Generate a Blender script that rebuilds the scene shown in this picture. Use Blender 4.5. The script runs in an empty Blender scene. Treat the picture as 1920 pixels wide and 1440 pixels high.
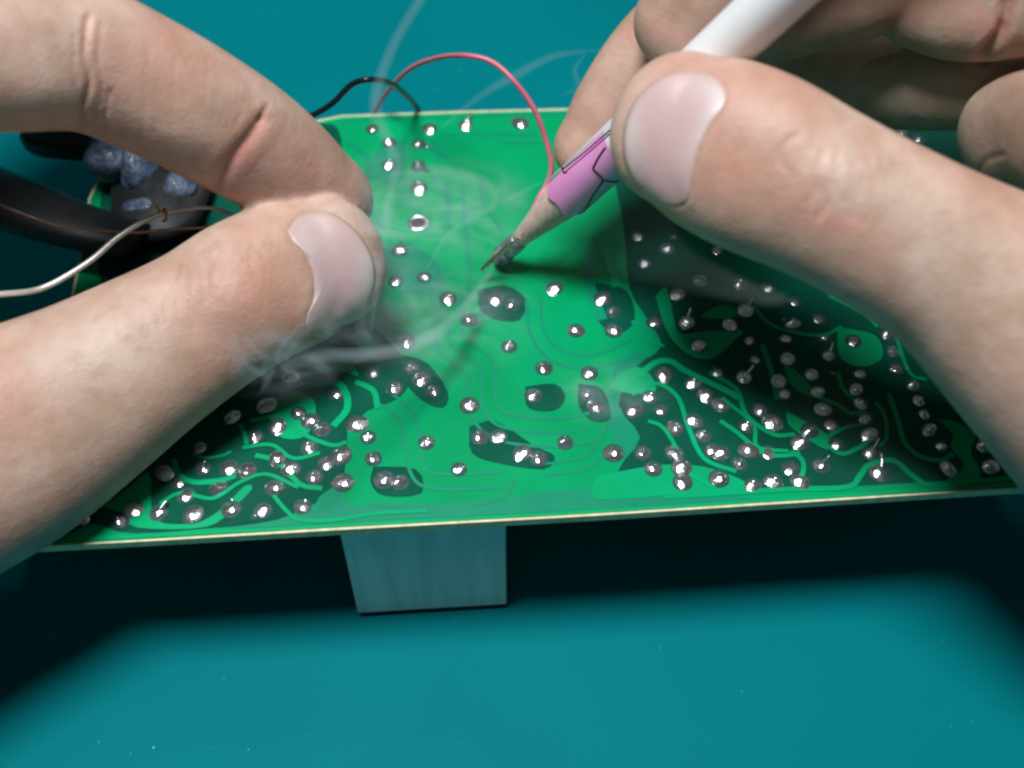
import bpy, bmesh, math, random
import numpy as np
from mathutils import Vector, Matrix
from mathutils.bvhtree import BVHTree
random.seed(7); np.random.seed(7)
SC = bpy.context.scene
COL = SC.collection
MM = 0.001                                   # everything below is written in millimetres

# ---------------------------------------------------------------- camera
F, CX, CY = 2350.0, 960.0, 720.0             # focal length in px of the 1920x1440 photograph
PITCH = math.radians(54)
CAM = np.array([0.0, -115.2, 183.6])
RT = np.array([1.0, 0, 0]); UP = np.array([0, math.sin(PITCH), math.cos(PITCH)]); FW = np.array([0, math.cos(PITCH), -math.sin(PITCH)])
cd = bpy.data.cameras.new("camera"); cam = bpy.data.objects.new("camera", cd); COL.objects.link(cam)
cam.location = Vector(CAM * MM); cam.rotation_euler = (math.pi / 2 - PITCH, 0, 0)
cd.sensor_width = 36; cd.lens = 36 * F / 1920; cd.clip_start = 0.005; cd.clip_end = 20
cd.dof.use_dof = True; cd.dof.focus_distance = 0.190; cd.dof.aperture_fstop = 13
SC.camera = cam

# ---------------------------------------------------------------- light (desk lamp overhead, dim room)
w = bpy.data.worlds.new("World"); SC.world = w; w.use_nodes = True
w.node_tree.nodes["Background"].inputs[0].default_value = (0.75, 0.9, 1.0, 1)
w.node_tree.nodes["Background"].inputs[1].default_value = 0.06
def area(name, loc, target, size, power, col):
    l = bpy.data.lights.new(name, 'AREA'); l.shape = 'DISK'; l.size = size; l.energy = power; l.color = col
    o = bpy.data.objects.new(name, l); COL.objects.link(o); o.location = loc
    o.rotation_euler = (Vector(target) - Vector(loc)).to_track_quat('-Z', 'Y').to_euler()
    return o
area('glint_light', (0.5, 1.2, 1.8), (0, 0, 0), 0.10, 2.8, (0.92, 0.97, 1.0))  # added weak lamp, makes glints on solder inside the shadows
area('desk_lamp_light', (-0.075, 0.0, 0.56), (0.005, 0.01, 0), 0.17, 4.1, (0.97, 0.985, 1.0))
SC.view_settings.view_transform = 'Standard'; SC.view_settings.look = 'None'
SC.view_settings.exposure = 0.0; SC.view_settings.gamma = 1
SC.render.engine = 'CYCLES'
SC.cycles.filter_width = 2.4
SC.cycles.volume_step_rate = 1.0

# ---------------------------------------------------------------- projection helpers
def ray(px, py):
    return RT * (px - CX) / F + UP * (CY - py) / F + FW
def D(px, py, d): return CAM + ray(px, py) * d                     # point at view depth d
def Z(px, py, z):
    r = ray(px, py); return CAM + r * ((z - CAM[2]) / r[2])        # point at height z
def proj(P):
    q = P - CAM; d = q @ FW
    return CX + F * (q @ RT) / d, CY - F * (q @ UP) / d, d
def nrm(v): return v / (np.linalg.norm(v) + 1e-12)

# ---------------------------------------------------------------- object helpers
WORLD = {}
def obj(name, V, Fc, mat, parent=None, label=None, cat=None, group=None, kind=None, origin=None, smooth=True):
    V = np.asarray(V, float)
    o0 = V.mean(0) if origin is None else np.asarray(origin, float)
    if parent is None and origin is None: o0 = np.array([*V.mean(0)[:2], V[:, 2].min()])
    me = bpy.data.meshes.new(name); me.from_pydata([tuple(p) for p in (V - o0) * MM], [], [tuple(int(i) for i in f) for f in Fc])
    me.polygons.foreach_set('use_smooth', [smooth] * len(me.polygons)); me.update()
    bm = bmesh.new(); bm.from_mesh(me); bmesh.ops.recalc_face_normals(bm, faces=bm.faces); bm.to_mesh(me); bm.free()
    if mat: me.materials.append(mat)
    o = bpy.data.objects.new(name, me); COL.objects.link(o)
    return place(o, o0, parent, label, cat, group, kind)
def place(o, o0, parent=None, label=None, cat=None, group=None, kind=None):
    o0 = np.asarray(o0, float); WORLD[o] = o0
    if parent is not None:
        o.parent = parent; o.location = Vector((o0 - WORLD[parent]) * MM)
    else: o.location = Vector(o0 * MM)
    if label: o['label'] = label
    if cat: o['category'] = cat
    if group: o['group'] = group
    if kind: o['kind'] = kind
    return o
def empty(name, at, label, cat, group=None):
    e = bpy.data.objects.new(name, None); COL.objects.link(e); e.empty_display_size = 0.005
    return place(e, at, None, label, cat, group)

def catmull(P, n):
    P = np.asarray(P, float); out = []
    Q = np.vstack([2 * P[0] - P[1], P, 2 * P[-1] - P[-2]])
    for i in range(len(P) - 1):
        a, b, c, d = Q[i:i + 4]
        for t in np.linspace(0, 1, n, endpoint=False):
            out.append(0.5 * (2 * b + (c - a) * t + (2 * a - 5 * b + 4 * c - d) * t * t + (3 * b - a - 3 * c + d) * t ** 3))
    out.append(P[-1]); return np.array(out)

def tube(P, r, seg=10, sub=8, flat=1.0):
    """round wire through points P (mm); r scalar or per point"""
    P = np.asarray(P, float); r = np.full(len(P), r) if np.isscalar(r) else np.asarray(r, float)
    C = catmull(np.column_stack([P, r]), sub) if sub > 1 else np.column_stack([P, r])
    pts, rr = C[:, :3], C[:, 3]
    V, Fc = [], []; T = np.gradient(pts, axis=0); ref = nrm(np.cross(nrm(T[0]), [0.13, 0.31, 0.94]))
    for i, (p, t) in enumerate(zip(pts, T)):
        t = nrm(t); ref = nrm(ref - t * (ref @ t)); b = np.cross(t, ref)
        for k in range(seg):
            a = 2 * math.pi * k / seg
            V.append(p + rr[i] * (math.cos(a) * ref + flat * math.sin(a) * b))
    n = len(pts)
    for i in range(n - 1):
        for k in range(seg):
            Fc.append((i * seg + k, i * seg + (k + 1) % seg, (i + 1) * seg + (k + 1) % seg, (i + 1) * seg + k))
    Fc.append(tuple(range(seg))[::-1]); Fc.append(tuple((n - 1) * seg + k for k in range(seg)))
    return np.array(V), Fc

def prism(pts, z0, z1, bevel=0.0):
    """closed outline (world xy) from z0 up to z1; optional chamfer"""
    pts = np.asarray(pts, float)[:, :2]; n = len(pts)
    c = pts.mean(0); rings = [(pts, z0)]
    if bevel:
        rings += [(pts, z1 - bevel)]
        t = np.roll(pts, -1, 0) - np.roll(pts, 1, 0); nn = np.column_stack([t[:, 1], -t[:, 0]]); nn /= np.linalg.norm(nn, axis=1)[:, None] + 1e-9
        ar = 0.5 * np.sum(pts[:, 0] * np.roll(pts[:, 1], -1) - np.roll(pts[:, 0], -1) * pts[:, 1])
        if ar < 0: nn = -nn
        rings += [(pts - nn * bevel, z1)]
    else: rings += [(pts, z1)]
    V = np.vstack([np.column_stack([r, np.full(n, z)]) for r, z in rings]); Fc = []
    for k in range(len(rings) - 1):
        for i in range(n): Fc.append((k * n + i, k * n + (i + 1) % n, (k + 1) * n + (i + 1) % n, (k + 1) * n + i))
    Fc.append(tuple(range(n))[::-1]); Fc.append(tuple((len(rings) - 1) * n + i for i in range(n)))
    return V, Fc

def strip(path, wd, z0, z1, sub=6):
    """flat raised strip along a polyline (mm, xy)"""
    p = catmull(np.asarray(path, float)[:, :2], sub); t = np.gradient(p, axis=0); nn = np.column_stack([-t[:, 1], t[:, 0]])
    nn /= np.linalg.norm(nn, axis=1)[:, None]; L, R = p + nn * wd / 2, p - nn * wd / 2; n = len(p); V = []; Fc = []
    for i in range(n): V += [(*L[i], z0), (*L[i], z1), (*R[i], z1), (*R[i], z0)]
    for i in range(n - 1):
        for k in range(4): Fc.append((4 * i + k, 4 * i + (k + 1) % 4, 4 * i + 4 + (k + 1) % 4, 4 * i + 4 + k))
    Fc += [(0, 1, 2, 3), (4 * n - 1, 4 * n - 2, 4 * n - 3, 4 * n - 4)]
    return np.array(V), Fc

# ---------------------------------------------------------------- materials
def nodes(name):
    m = bpy.data.materials.new(name); m.use_nodes = True; nt = m.node_tree
    return m, nt, nt.nodes["Principled BSDF"]
def noise_mix(nt, c1, c2, scale, detail=4, lo=0.35, hi=0.65, stretch=None):
    tc = nt.nodes.new('ShaderNodeTexCoord'); mp = nt.nodes.new('ShaderNodeMapping'); n = nt.nodes.new('ShaderNodeTexNoise')
    if stretch: mp.inputs['Scale'].default_value = stretch
    nt.links.new(tc.outputs['Object'], mp.inputs[0]); nt.links.new(mp.outputs[0], n.inputs[0])
    n.inputs['Scale'].default_value = scale; n.inputs['Detail'].default_value = detail
    r = nt.nodes.new('ShaderNodeMapRange'); r.inputs[1].default_value = lo; r.inputs[2].default_value = hi
    nt.links.new(n.outputs[0], r.inputs[0])
    mx = nt.nodes.new('ShaderNodeMix'); mx.data_type = 'RGBA'; mx.inputs[6].default_value = (*c1, 1); mx.inputs[7].default_value = (*c2, 1)
    nt.links.new(r.outputs[0], mx.inputs[0]); return mx, n, mp
def bump(nt, bs, src, strength, dist, prev=None):
    b = nt.nodes.new('ShaderNodeBump'); b.inputs['Strength'].default_value = strength; b.inputs['Distance'].default_value = dist
    nt.links.new(src, b.inputs['Height'])
    if prev is not None: nt.links.new(prev.outputs[0], b.inputs['Normal'])
    nt.links.new(b.outputs[0], bs.inputs['Normal']); return b
def mat(name, c1, c2=None, rough=0.5, metal=0.0, scale=200, bmp=0.0, coat=0.0, stretch=None, bdist=0.0002, spec=0.5):
    m, nt, bs = nodes(name)
    mx, n, mp = noise_mix(nt, c1, c2 or tuple(x * 0.8 for x in c1), scale, stretch=stretch)
    nt.links.new(mx.outputs[2], bs.inputs['Base Color']); bs.inputs['Roughness'].default_value = rough; bs.inputs['Metallic'].default_value = metal
    bs.inputs['Coat Weight'].default_value = coat; bs.inputs['Specular IOR Level'].default_value = spec
    if bmp: bump(nt, bs, n.outputs[0], bmp, bdist)
    return m
M = {}
M['board'] = mat('board_green', (0.0, 0.275, 0.095), (0.0, 0.33, 0.125), rough=0.25, scale=60, coat=0.05, bmp=0.15, spec=0.25)
M['mask_dark'] = mat('mask_dark_green', (0.002, 0.07, 0.042), (0.004, 0.09, 0.058), rough=0.22, scale=90, coat=0.03, bmp=0.15, spec=0.25)
M['mask_mid'] = mat('mask_mid_green', (0.002, 0.22, 0.12), (0.002, 0.25, 0.13), rough=0.35, scale=90, coat=0.05, spec=0.25)
M['trace'] = mat('trace_green', (0.0, 0.32, 0.12), (0.0, 0.37, 0.15), rough=0.25, scale=90, coat=0.05, spec=0.3)
M['edge'] = mat('board_edge_tan', (0.74, 0.70, 0.45), (0.55, 0.54, 0.32), rough=0.7, scale=700, bmp=0.5)
M['solder'] = mat('solder', (0.95, 0.97, 1.0), (0.75, 0.78, 0.82), rough=0.2, metal=0.96, scale=1300, bmp=1.0)
M['pad'] = mat('pad_ring', (0.02, 0.07, 0.07), (0.05, 0.11, 0.11), rough=0.3, metal=0.3, scale=900)
M['hole'] = mat('hole_black', (0.005, 0.006, 0.006), rough=0.8)
M['black'] = mat('black_plastic', (0.006, 0.007, 0.008), (0.012, 0.013, 0.014), rough=0.45, scale=500, bmp=0.2)
M['gloss'] = mat('blue_black_gloss', (0.02, 0.035, 0.06), (0.10, 0.14, 0.22), rough=0.5, scale=260, bmp=0.9, coat=0.1, bdist=0.002)
M['block'] = mat('grey_block', (0.74, 0.75, 0.72), (0.60, 0.62, 0.60), rough=0.5, metal=0.15, scale=120, stretch=(4, 4, .25), bmp=0.15)
M['wood'] = mat('pencil_wood', (0.74, 0.54, 0.46), (0.60, 0.42, 0.36), rough=0.7, scale=400, stretch=(3, 3, 1), bmp=0.4)
M['lead'] = mat('graphite', (0.10, 0.13, 0.15), (0.36, 0.42, 0.46), rough=0.3, metal=0.6, scale=700, bmp=0.4)
M['white'] = mat('white_paint', (0.80, 0.82, 0.83), (0.74, 0.77, 0.79), rough=0.3, scale=60, coat=0.2)
M['pink'] = mat('pink_print', (0.80, 0.33, 0.66), (0.72, 0.27, 0.58), rough=0.25, scale=90, coat=0.6)
M['ink'] = mat('dark_ink', (0.02, 0.008, 0.03), rough=0.5)
M['paleblue'] = mat('pale_blue_print', (0.42, 0.58, 0.66), (0.36, 0.50, 0.58), rough=0.3, scale=90)
M['redwire'] = mat('red_wire_insulation', (0.62, 0.17, 0.24), (0.50, 0.11, 0.17), rough=0.4, scale=150)
M['blackwire'] = mat('black_wire_insulation', (0.006, 0.012, 0.02), rough=0.35)
M['tinned'] = mat('tinned_wire', (0.97, 0.94, 0.90), (0.78, 0.72, 0.64), rough=0.3, metal=0.45, scale=300)
M['copper'] = mat('copper_wire', (0.78, 0.42, 0.28), (0.55, 0.28, 0.18), rough=0.3, metal=1.0, scale=300)
M['brass'] = mat('bright_copper_tip', (0.9, 0.6, 0.32), (0.7, 0.4, 0.2), rough=0.3, metal=1.0, scale=300)

# mat (work surface)
def mat_surface():
    m, nt, bs = nodes('teal_mat')
    mx, n, mp = noise_mix(nt, (0.0, 0.158, 0.182), (0.0, 0.182, 0.206), 14, 5)
    sp, n2, _ = noise_mix(nt, (0, 0, 0), (1, 1, 1), 900, 2, 0.76, 0.80)
    mm = nt.nodes.new('ShaderNodeMix'); mm.data_type = 'RGBA'
    nt.links.new(sp.outputs[2], mm.inputs[0]); nt.links.new(mx.outputs[2], mm.inputs[6]); mm.inputs[7].default_value = (0.25, 0.5, 0.52, 1)
    bs.inputs['Specular IOR Level'].default_value = 0.03
    nt.links.new(mm.outputs[2], bs.inputs['Base Color']); bs.inputs['Roughness'].default_value = 0.55
    _, n3, _ = noise_mix(nt, (0, 0, 0), (1, 1, 1), 1500, 4)
    bump(nt, bs, n3.outputs[0], 0.25, 0.0002)
    return m
M['mat'] = mat_surface()

# skin: 'tint' attribute r = redness, g = pale, b = tan
def skin():
    m, nt, bs = nodes('skin')
    mx, n, mp = noise_mix(nt, (0.42, 0.275, 0.205), (0.52, 0.375, 0.30), 140, 7, 0.36, 0.64)
    at = nt.nodes.new('ShaderNodeAttribute'); at.attribute_name = 'tint'
    sep = nt.nodes.new('ShaderNodeSeparateColor'); nt.links.new(at.outputs['Color'], sep.inputs[0])
    prev = mx.outputs[2]
    for ch, c in ((0, (0.56, 0.20, 0.17)), (1, (0.66, 0.55, 0.47)), (2, (0.40, 0.24, 0.14))):
        x = nt.nodes.new('ShaderNodeMix'); x.data_type = 'RGBA'; nt.links.new(sep.outputs[ch], x.inputs[0])
        nt.links.new(prev, x.inputs[6]); x.inputs[7].default_value = (*c, 1); prev = x.outputs[2]
    for sc_, c, amt in ((45, (0.50, 0.22, 0.17), .55), (120, (0.34, 0.19, 0.12), .35), (330, (0.34, 0.20, 0.13), .40)):            # blood-red mottling, fine tan flecks
        mo, _, _ = noise_mix(nt, (0, 0, 0), (amt, amt, amt), sc_, 5, .48, .72); x = nt.nodes.new('ShaderNodeMix'); x.data_type = 'RGBA'
        nt.links.new(mo.outputs[2], x.inputs[0]); nt.links.new(prev, x.inputs[6]); x.inputs[7].default_value = (*c, 1); prev = x.outputs[2]
    nt.links.new(prev, bs.inputs['Base Color'])
    bs.inputs['Roughness'].default_value = 0.52; bs.inputs['Specular IOR Level'].default_value = 0.35
    bs.inputs['Subsurface Weight'].default_value = 0.18; bs.inputs['Subsurface Radius'].default_value = (1, .35, .2); bs.inputs['Subsurface Scale'].default_value = 0.0025
    tc = nt.nodes.new('ShaderNodeTexCoord')
    v = nt.nodes.new('ShaderNodeTexVoronoi'); v.feature = 'DISTANCE_TO_EDGE'; v.inputs['Scale'].default_value = 1000
    nt.links.new(tc.outputs['Object'], v.inputs[0])
    b1 = bump(nt, bs, v.outputs[0], 0.4, 0.00016)
    n2 = nt.nodes.new('ShaderNodeTexNoise'); n2.inputs['Scale'].default_value = 420; n2.inputs['Detail'].default_value = 6
    nt.links.new(tc.outputs['Object'], n2.inputs[0])
    bump(nt, bs, n2.outputs[0], 0.32, 0.0004, b1)
    return m
M['skin'] = skin()
def nailmat():
    m, nt, bs = nodes('nail')
    mx, n, mp = noise_mix(nt, (0.49, 0.345, 0.335), (0.52, 0.375, 0.37), 120, 3)
    at = nt.nodes.new('ShaderNodeAttribute'); at.attribute_name = 'tint'
    sep = nt.nodes.new('ShaderNodeSeparateColor'); nt.links.new(at.outputs['Color'], sep.inputs[0]); prev = mx.outputs[2]
    for ch, c in ((0, (0.52, 0.32, 0.34)), (1, (0.58, 0.54, 0.52)), (2, (0.47, 0.315, 0.24))):
        x = nt.nodes.new('ShaderNodeMix'); x.data_type = 'RGBA'; nt.links.new(sep.outputs[ch], x.inputs[0])
        nt.links.new(prev, x.inputs[6]); x.inputs[7].default_value = (*c, 1); prev = x.outputs[2]
    nt.links.new(prev, bs.inputs['Base Color']); bs.inputs['Roughness'].default_value = 0.42; bs.inputs['Coat Weight'].default_value = 0.05
    _, nr, _ = noise_mix(nt, (0, 0, 0), (1, 1, 1), 500, 3); bump(nt, bs, nr.outputs[0], 0.25, 0.0003)
    bs.inputs['Subsurface Weight'].default_value = 0.1; bs.inputs['Subsurface Scale'].default_value = 0.001
    return m
M['nail'] = nailmat()

# ---------------------------------------------------------------- work mat
MAT = -5.2
g = 30; X = np.linspace(-900, 900, g); V = [(x, y, MAT) for y in X for x in X]
Fc = [(j * g + i, j * g + i + 1, (j + 1) * g + i + 1, (j + 1) * g + i) for j in range(g - 1) for i in range(g - 1)]
obj('work_mat', V, Fc, M['mat'], label=None, kind='structure', smooth=False)

# ---------------------------------------------------------------- circuit board
BT = 25.0                                     # height of the board's top face
def B(px, py, z=BT): return Z(px, py, z)
outline_px = [(60, 1026), (46, 1018), (60, 900), (120, 620), (150, 470), (165, 372), (185, 330), (300, 285), (560, 232), (640, 216), (860, 208), (1060, 203), (1400, 196), (1800, 186), (1880, 200),
              (1945, 300), (2010, 600), (2050, 890), (2040, 907), (1920, 915), (1500, 942), (1112, 967), (640, 993), (300, 1013)]
ol = np.array([B(*p) for p in outline_px])
board = obj('circuit_board', *prism(ol, BT - 1.55, BT - 0.06), M['edge'], smooth=False,
            label='green printed circuit board, solder side up, raised above the teal mat', cat='circuit board',
            origin=[ol[:, 0].mean(), ol[:, 1].mean(), BT - 1.55])
cen = ol.mean(0); inner = ol + np.array([nrm(cen - p) * 0.5 for p in ol])
obj('solder_mask', *prism(inner, BT - 0.05, BT), M['board'], board, smooth=False)

NL = [0]
def z5(L): return [(1120 + x / 2.4, 380 + y / 2.4) for x, y in L]
def z4(L): return [(x / 2.4, 500 + y / 2.4) for x, y in L]
def poly(name, L, m, z1, sub=5):
    NL[0] += 1; z1 += NL[0] * .0002
    p = np.array([B(*q) for q in L])[:, :2]; p = catmull(np.vstack([p, p[:1]]), sub)[:-1] if sub > 1 else p
    return obj(name, *prism(p, BT - 0.02, BT + z1), m, board, smooth=False)
def line(name, L, wpx, m, z1):
    NL[0] += 1; z1 += NL[0] * .0008
    p = np.array([B(*q) for q in L]); d = proj(p[len(p) // 2])[2]
    return obj(name, *strip(p, wpx / F * d * 1.1, BT - 0.02, BT + z1), m, board, smooth=False)
# dark copper areas
poly('copper_area', [(1150, 330), (1300, 290), (1420, 200), (1800, 192), (1900, 300), (1980, 600), (2015, 860), (1990, 885), (1925, 893), (1850, 897), (1500, 918), (1300, 930), (1185, 925), (1160, 880), (1200, 820), (1160, 760), (1190, 690), (1240, 650), (1215, 600), (1180, 540), (1170, 430)], M['mask_dark'], 0.04, 3)  # dark copper, stretched to the far edge as painted shade behind the fingers
poly('copper_area', [(180, 985), (110, 1005), (85, 1000), (90, 900), (180, 620), (300, 520), (560, 560), (670, 600), (700, 660), (690, 720), (655, 760), (650, 850), (640, 900), (600, 930), (560, 975), (400, 990), (250, 1000)], M['mask_dark'], 0.04, 3)
poly('copper_area', [(600, 940), (640, 905), (665, 948), (900, 948), (1000, 925), (1150, 915), (1240, 925), (1420, 935), (1100, 955), (640, 980), (430, 990), (520, 975)], M['mask_mid'], 0.045, 3)
poly('copper_area', [(190, 350), (300, 300), (450, 265), (600, 232), (640, 260), (640, 400), (650, 520), (400, 560), (200, 560)], M['mask_dark'], 0.04, 3)
poly('copper_area', [(640, 600), (690, 610), (740, 650), (770, 700), (750, 745), (690, 770), (650, 800), (640, 700)], M['mask_dark'], 0.042, 3)
poly('copper_area', [(1150, 690), (1200, 660), (1230, 700), (1200, 760), (1215, 820), (1170, 860), (1140, 790)], M['mask_mid'], 0.036, 3)
GAPS = []
def family(base, offs, wd):
    b = catmull(np.array(base, float), 6); t = np.gradient(b, axis=0); n_ = np.column_stack([-t[:, 1], t[:, 0]]); n_ /= np.linalg.norm(n_, axis=1)[:, None]
    for o_ in offs: GAPS.append(([tuple(q) for q in (b + n_ * o_)[::3]], wd))
family([(838, 545), (838, 600), (850, 650), (900, 690), (905, 760), (940, 800), (1040, 812), (1110, 800)], (-26, 0, 26), 6)
family([(715, 745), (760, 780), (775, 850), (790, 895), (850, 905), (940, 900)], (-15, 13), 6)
family([(1000, 560), (1005, 620), (1040, 665), (1100, 680), (1150, 668), (1190, 650)], (-14, 12), 6)
family([(1020, 880), (1080, 872), (1120, 850), (1150, 800)], (-10, 12), 5)
GAPS += [([(690, 945), (760, 948), (880, 946), (945, 930), (965, 900)], 8), ([(756, 262), (758, 360), (785, 400)], 7), ([(812, 262), (822, 300), (812, 352)], 6)]
for L, wd in GAPS + list((([(833, 253), (920, 252), (1007, 253)], 5), ([(943, 268), (1017, 268)], 5), ([(793, 273), (830, 290), (862, 310)], 10), ([(838, 340), (842, 430)], 12),
              ([(868, 345), (873, 430), (882, 510), (876, 560)], 8), ([(1104, 470), (1108, 540), (1130, 600)], 17), ([(650, 265), (690, 300), (690, 380), (720, 430)], 10),
              ([(660, 420), (700, 520), (740, 600)], 10), ([(903, 330), (905, 380), (940, 430), (935, 500)], 7), ([(640, 232), (700, 224), (1040, 214), (1130, 212)], 6),
              )):
    line('copper_trace', L, wd, M['mask_mid'], 0.05)
poly('copper_area', [(895, 545), (945, 535), (985, 560), (975, 600), (930, 600), (900, 580)], M['mask_dark'], 0.043, 3)
poly('copper_area', [(1115, 530), (1175, 545), (1190, 600), (1160, 625), (1120, 600)], M['mask_dark'], 0.043, 3)
poly('copper_area', [(750, 665), (800, 680), (840, 735), (830, 765), (790, 750), (755, 710)], M['mask_dark'], 0.043, 3)
poly('copper_area', [(985, 725), (1040, 720), (1060, 745), (1040, 770), (990, 765)], M['mask_dark'], 0.043, 3)
poly('copper_area', [(1085, 720), (1130, 730), (1145, 785), (1110, 790), (1085, 760)], M['mask_dark'], 0.043, 3)
poly('copper_area', [(880, 800), (930, 790), (1000, 835), (1040, 855), (1020, 880), (940, 870), (885, 850)], M['mask_dark'], 0.043, 3)
poly('copper_area', [(700, 875), (780, 880), (790, 925), (720, 930), (695, 905)], M['mask_dark'], 0.043, 3)
poly('copper_area', [(545, 690), (600, 655), (700, 640), (720, 690), (640, 730), (560, 740)], M['mask_dark'], 0.043, 3)
poly('copper_area', [(700, 290), (748, 262), (752, 320), (738, 345), (700, 330)], M['mask_mid'], 0.043, 3)
poly('copper_area', [(720, 460), (770, 455), (825, 500), (830, 545), (790, 550), (735, 540)], M['mask_mid'], 0.043, 3)
# bright islands and traces on the dark areas
for L in (z5([(262, 420), (312, 388), (352, 560), (385, 592), (480, 582), (650, 575), (600, 635), (520, 702), (430, 692), (340, 622), (290, 520)]),
          z5([(480, 500), (560, 460), (640, 490), (600, 520), (480, 520)]),
          z5([(838, 728), (900, 762), (985, 862), (950, 872), (862, 812)]), z5([(850, 940), (1030, 1042), (1032, 1112), (872, 1012)]),
          z5([(1540, 978), (1600, 985), (1700, 1040), (1680, 1120), (1722, 1205), (1700, 1248), (1570, 1250), (1650, 1190), (1590, 1100), (1602, 1050)]),
          z5([(150, 535), (225, 520), (250, 600), (305, 650), (210, 622)]), z5([(100, 770), (180, 740), (240, 780), (260, 850), (150, 860), (60, 830)]),
          z5([(0, 1230), (300, 1180), (520, 1200), (700, 1290), (400, 1310), (0, 1335)]),
          z5([(1080, 560), (1250, 600), (1280, 700), (1180, 740), (1090, 690)]), z5([(1560, 520), (1700, 700), (1690, 800), (1600, 640)]),
          z4([(450, 1080), (560, 1010), (670, 930), (682, 1080), (722, 1150), (830, 1160), (900, 1150), (1000, 1090), (1100, 990), (1135, 1000), (1050, 1085), (930, 1172), (620, 1175), (540, 1105)]),
          z4([(1290, 425), (1480, 372), (1582, 440), (1612, 492), (1530, 472), (1400, 462)]), z4([(1580, 312), (1650, 290), (1710, 400), (1650, 405)]),
          z4([(1200, 610), (1330, 560), (1420, 620), (1380, 760), (1250, 760)]), z4([(300, 1215), (420, 1160), (560, 1215), (420, 1232)])):
    poly('copper_island', L, M['trace'], 0.09, 4)
for L, wd in ((z5([(180, 785), (260, 722), (330, 716), (400, 760), (570, 842), (640, 880)]), 11), (z5([(740, 640), (782, 760), (812, 890)]), 9),
              (z5([(980, 872), (1080, 912), (1140, 950), (1210, 940)]), 8), (z5([(1040, 1052), (1120, 1012), (1200, 1000)]), 7), (z5([(1030, 1092), (1100, 1132), (1180, 1102), (1235, 1060)]), 8),
              (z5([(1310, 860), (1352, 980), (1382, 1080), (1450, 1142), (1540, 1162), (1600, 1132)]), 9), (z5([(300, 1325), (860, 1292), (1120, 1282), (1180, 1232), (1222, 1182), (1330, 1162), (1420, 1232), (1500, 1272), (1700, 1255), (1840, 1242), (1880, 1205), (1872, 1165)]), 10),
              (z5([(870, 1120), (922, 1162), (922, 1222), (880, 1262)]), 8), (z5([(1080, 762), (1102, 832), (1152, 884)]), 8), (z5([(20, 195), (60, 300), (84, 380)]), 14),
              (z5([(1250, 900), (1292, 960), (1300, 1060), (1262, 1102)]), 6), (z5([(700, 470), (800, 560), (1000, 600), (1100, 560)]), 6), (z5([(560, 880), (700, 1000), (720, 1100), (860, 1120)]), 7),
              (z5([(1330, 560), (1400, 760), (1480, 800)]), 6), (z5([(1040, 420), (1200, 500), (1260, 560)]), 6),
              (z4([(780, 870), (812, 942), (882, 972), (1000, 962), (1062, 942)]), 10), (z4([(872, 842), (922, 862), (1000, 852), (1042, 832)]), 6),
              (z4([(1080, 712), (1102, 760), (1112, 802)]), 7), (z4([(1350, 542), (1500, 522), (1552, 562), (1562, 642), (1500, 720)]), 12),
              (z4([(1232, 1032), (1292, 1102), (1352, 1142), (1500, 1142), (1700, 1112), (1920, 1100)]), 7), (z4([(1150, 850), (1250, 880), (1350, 980), (1450, 1000)]), 9),
              (z4([(1600, 520), (1680, 560), (1700, 640)]), 10)):
    line('copper_trace', L, wd, M['trace'], 0.10)
TRK = [([(1185, 740), (1230, 720), (1270, 745), (1290, 800), (1320, 860), (1380, 885)], 8), ([(1215, 790), (1240, 800), (1262, 830), (1290, 885), (1340, 915)], 7), ([(1330, 700), (1380, 730), (1400, 780), (1450, 815), (1490, 815)], 8), ([(1350, 790), (1380, 810), (1430, 850), (1470, 855), (1500, 850)], 8),
       ([(470, 790), (530, 780), (560, 810), (620, 835), (650, 830)], 8), ([(455, 840), (510, 835), (550, 860), (600, 850)], 7), ([(300, 945), (340, 925), (400, 935), (450, 905), (500, 890), (560, 915)], 7), ([(590, 700), (640, 690), (690, 670)], 9)]
for L, wd in TRK: line('copper_trace', L, wd, M['trace'], 0.10)
line('mask_border', [(105, 1014), (300, 1005), (640, 986), (1112, 960), (1500, 935), (1920, 908), (2020, 902)], 5, M['trace'], 0.07)

# solder joints : shared meshes, each one an object
def joint_mesh(name, prof, tail=None, seg=14, wob=0.12):
    V, Fc = [], []
    for j, (r, z) in enumerate(prof):
        for k in range(seg):
            a = 2 * math.pi * k / seg; rr = r * (1 + wob * math.sin(2 * a + j * .4 + len(prof)) * (1 if j < len(prof) - 2 else .3))
            V.append((rr * math.cos(a) + 0.06 * j * wob * 5, rr * math.sin(a), z))
    n = len(prof)
    for j in range(n - 1):
        for k in range(seg): Fc.append((j * seg + k, j * seg + (k + 1) % seg, (j + 1) * seg + (k + 1) % seg, (j + 1) * seg + k))
    Fc.append(tuple((n - 1) * seg + k for k in range(seg)))
    if tail:
        tv, tf = tube(tail, 0.2, 8, 4); o = len(V); V += list(tv); Fc += [tuple(i + o for i in f) for f in tf]
    me = bpy.data.meshes.new(name); me.from_pydata([tuple(np.array(v) * MM) for v in V], [], Fc)
    me.polygons.foreach_set('use_smooth', [True] * len(me.polygons)); me.materials.append(M['solder']); me.update(); return me
def dome(r, h, pin=0): 
    p = [(r * 1.22, 0), (r * 1.12, h * .16), (r * .95, h * .40), (r * .75, h * .62), (r * .52, h * .80), (r * .3, h * .94)]
    return p + ([(pin, h * 1.02), (pin * .9, h + .45), (.03, h + .5)] if pin else [(.04, h)])
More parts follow.
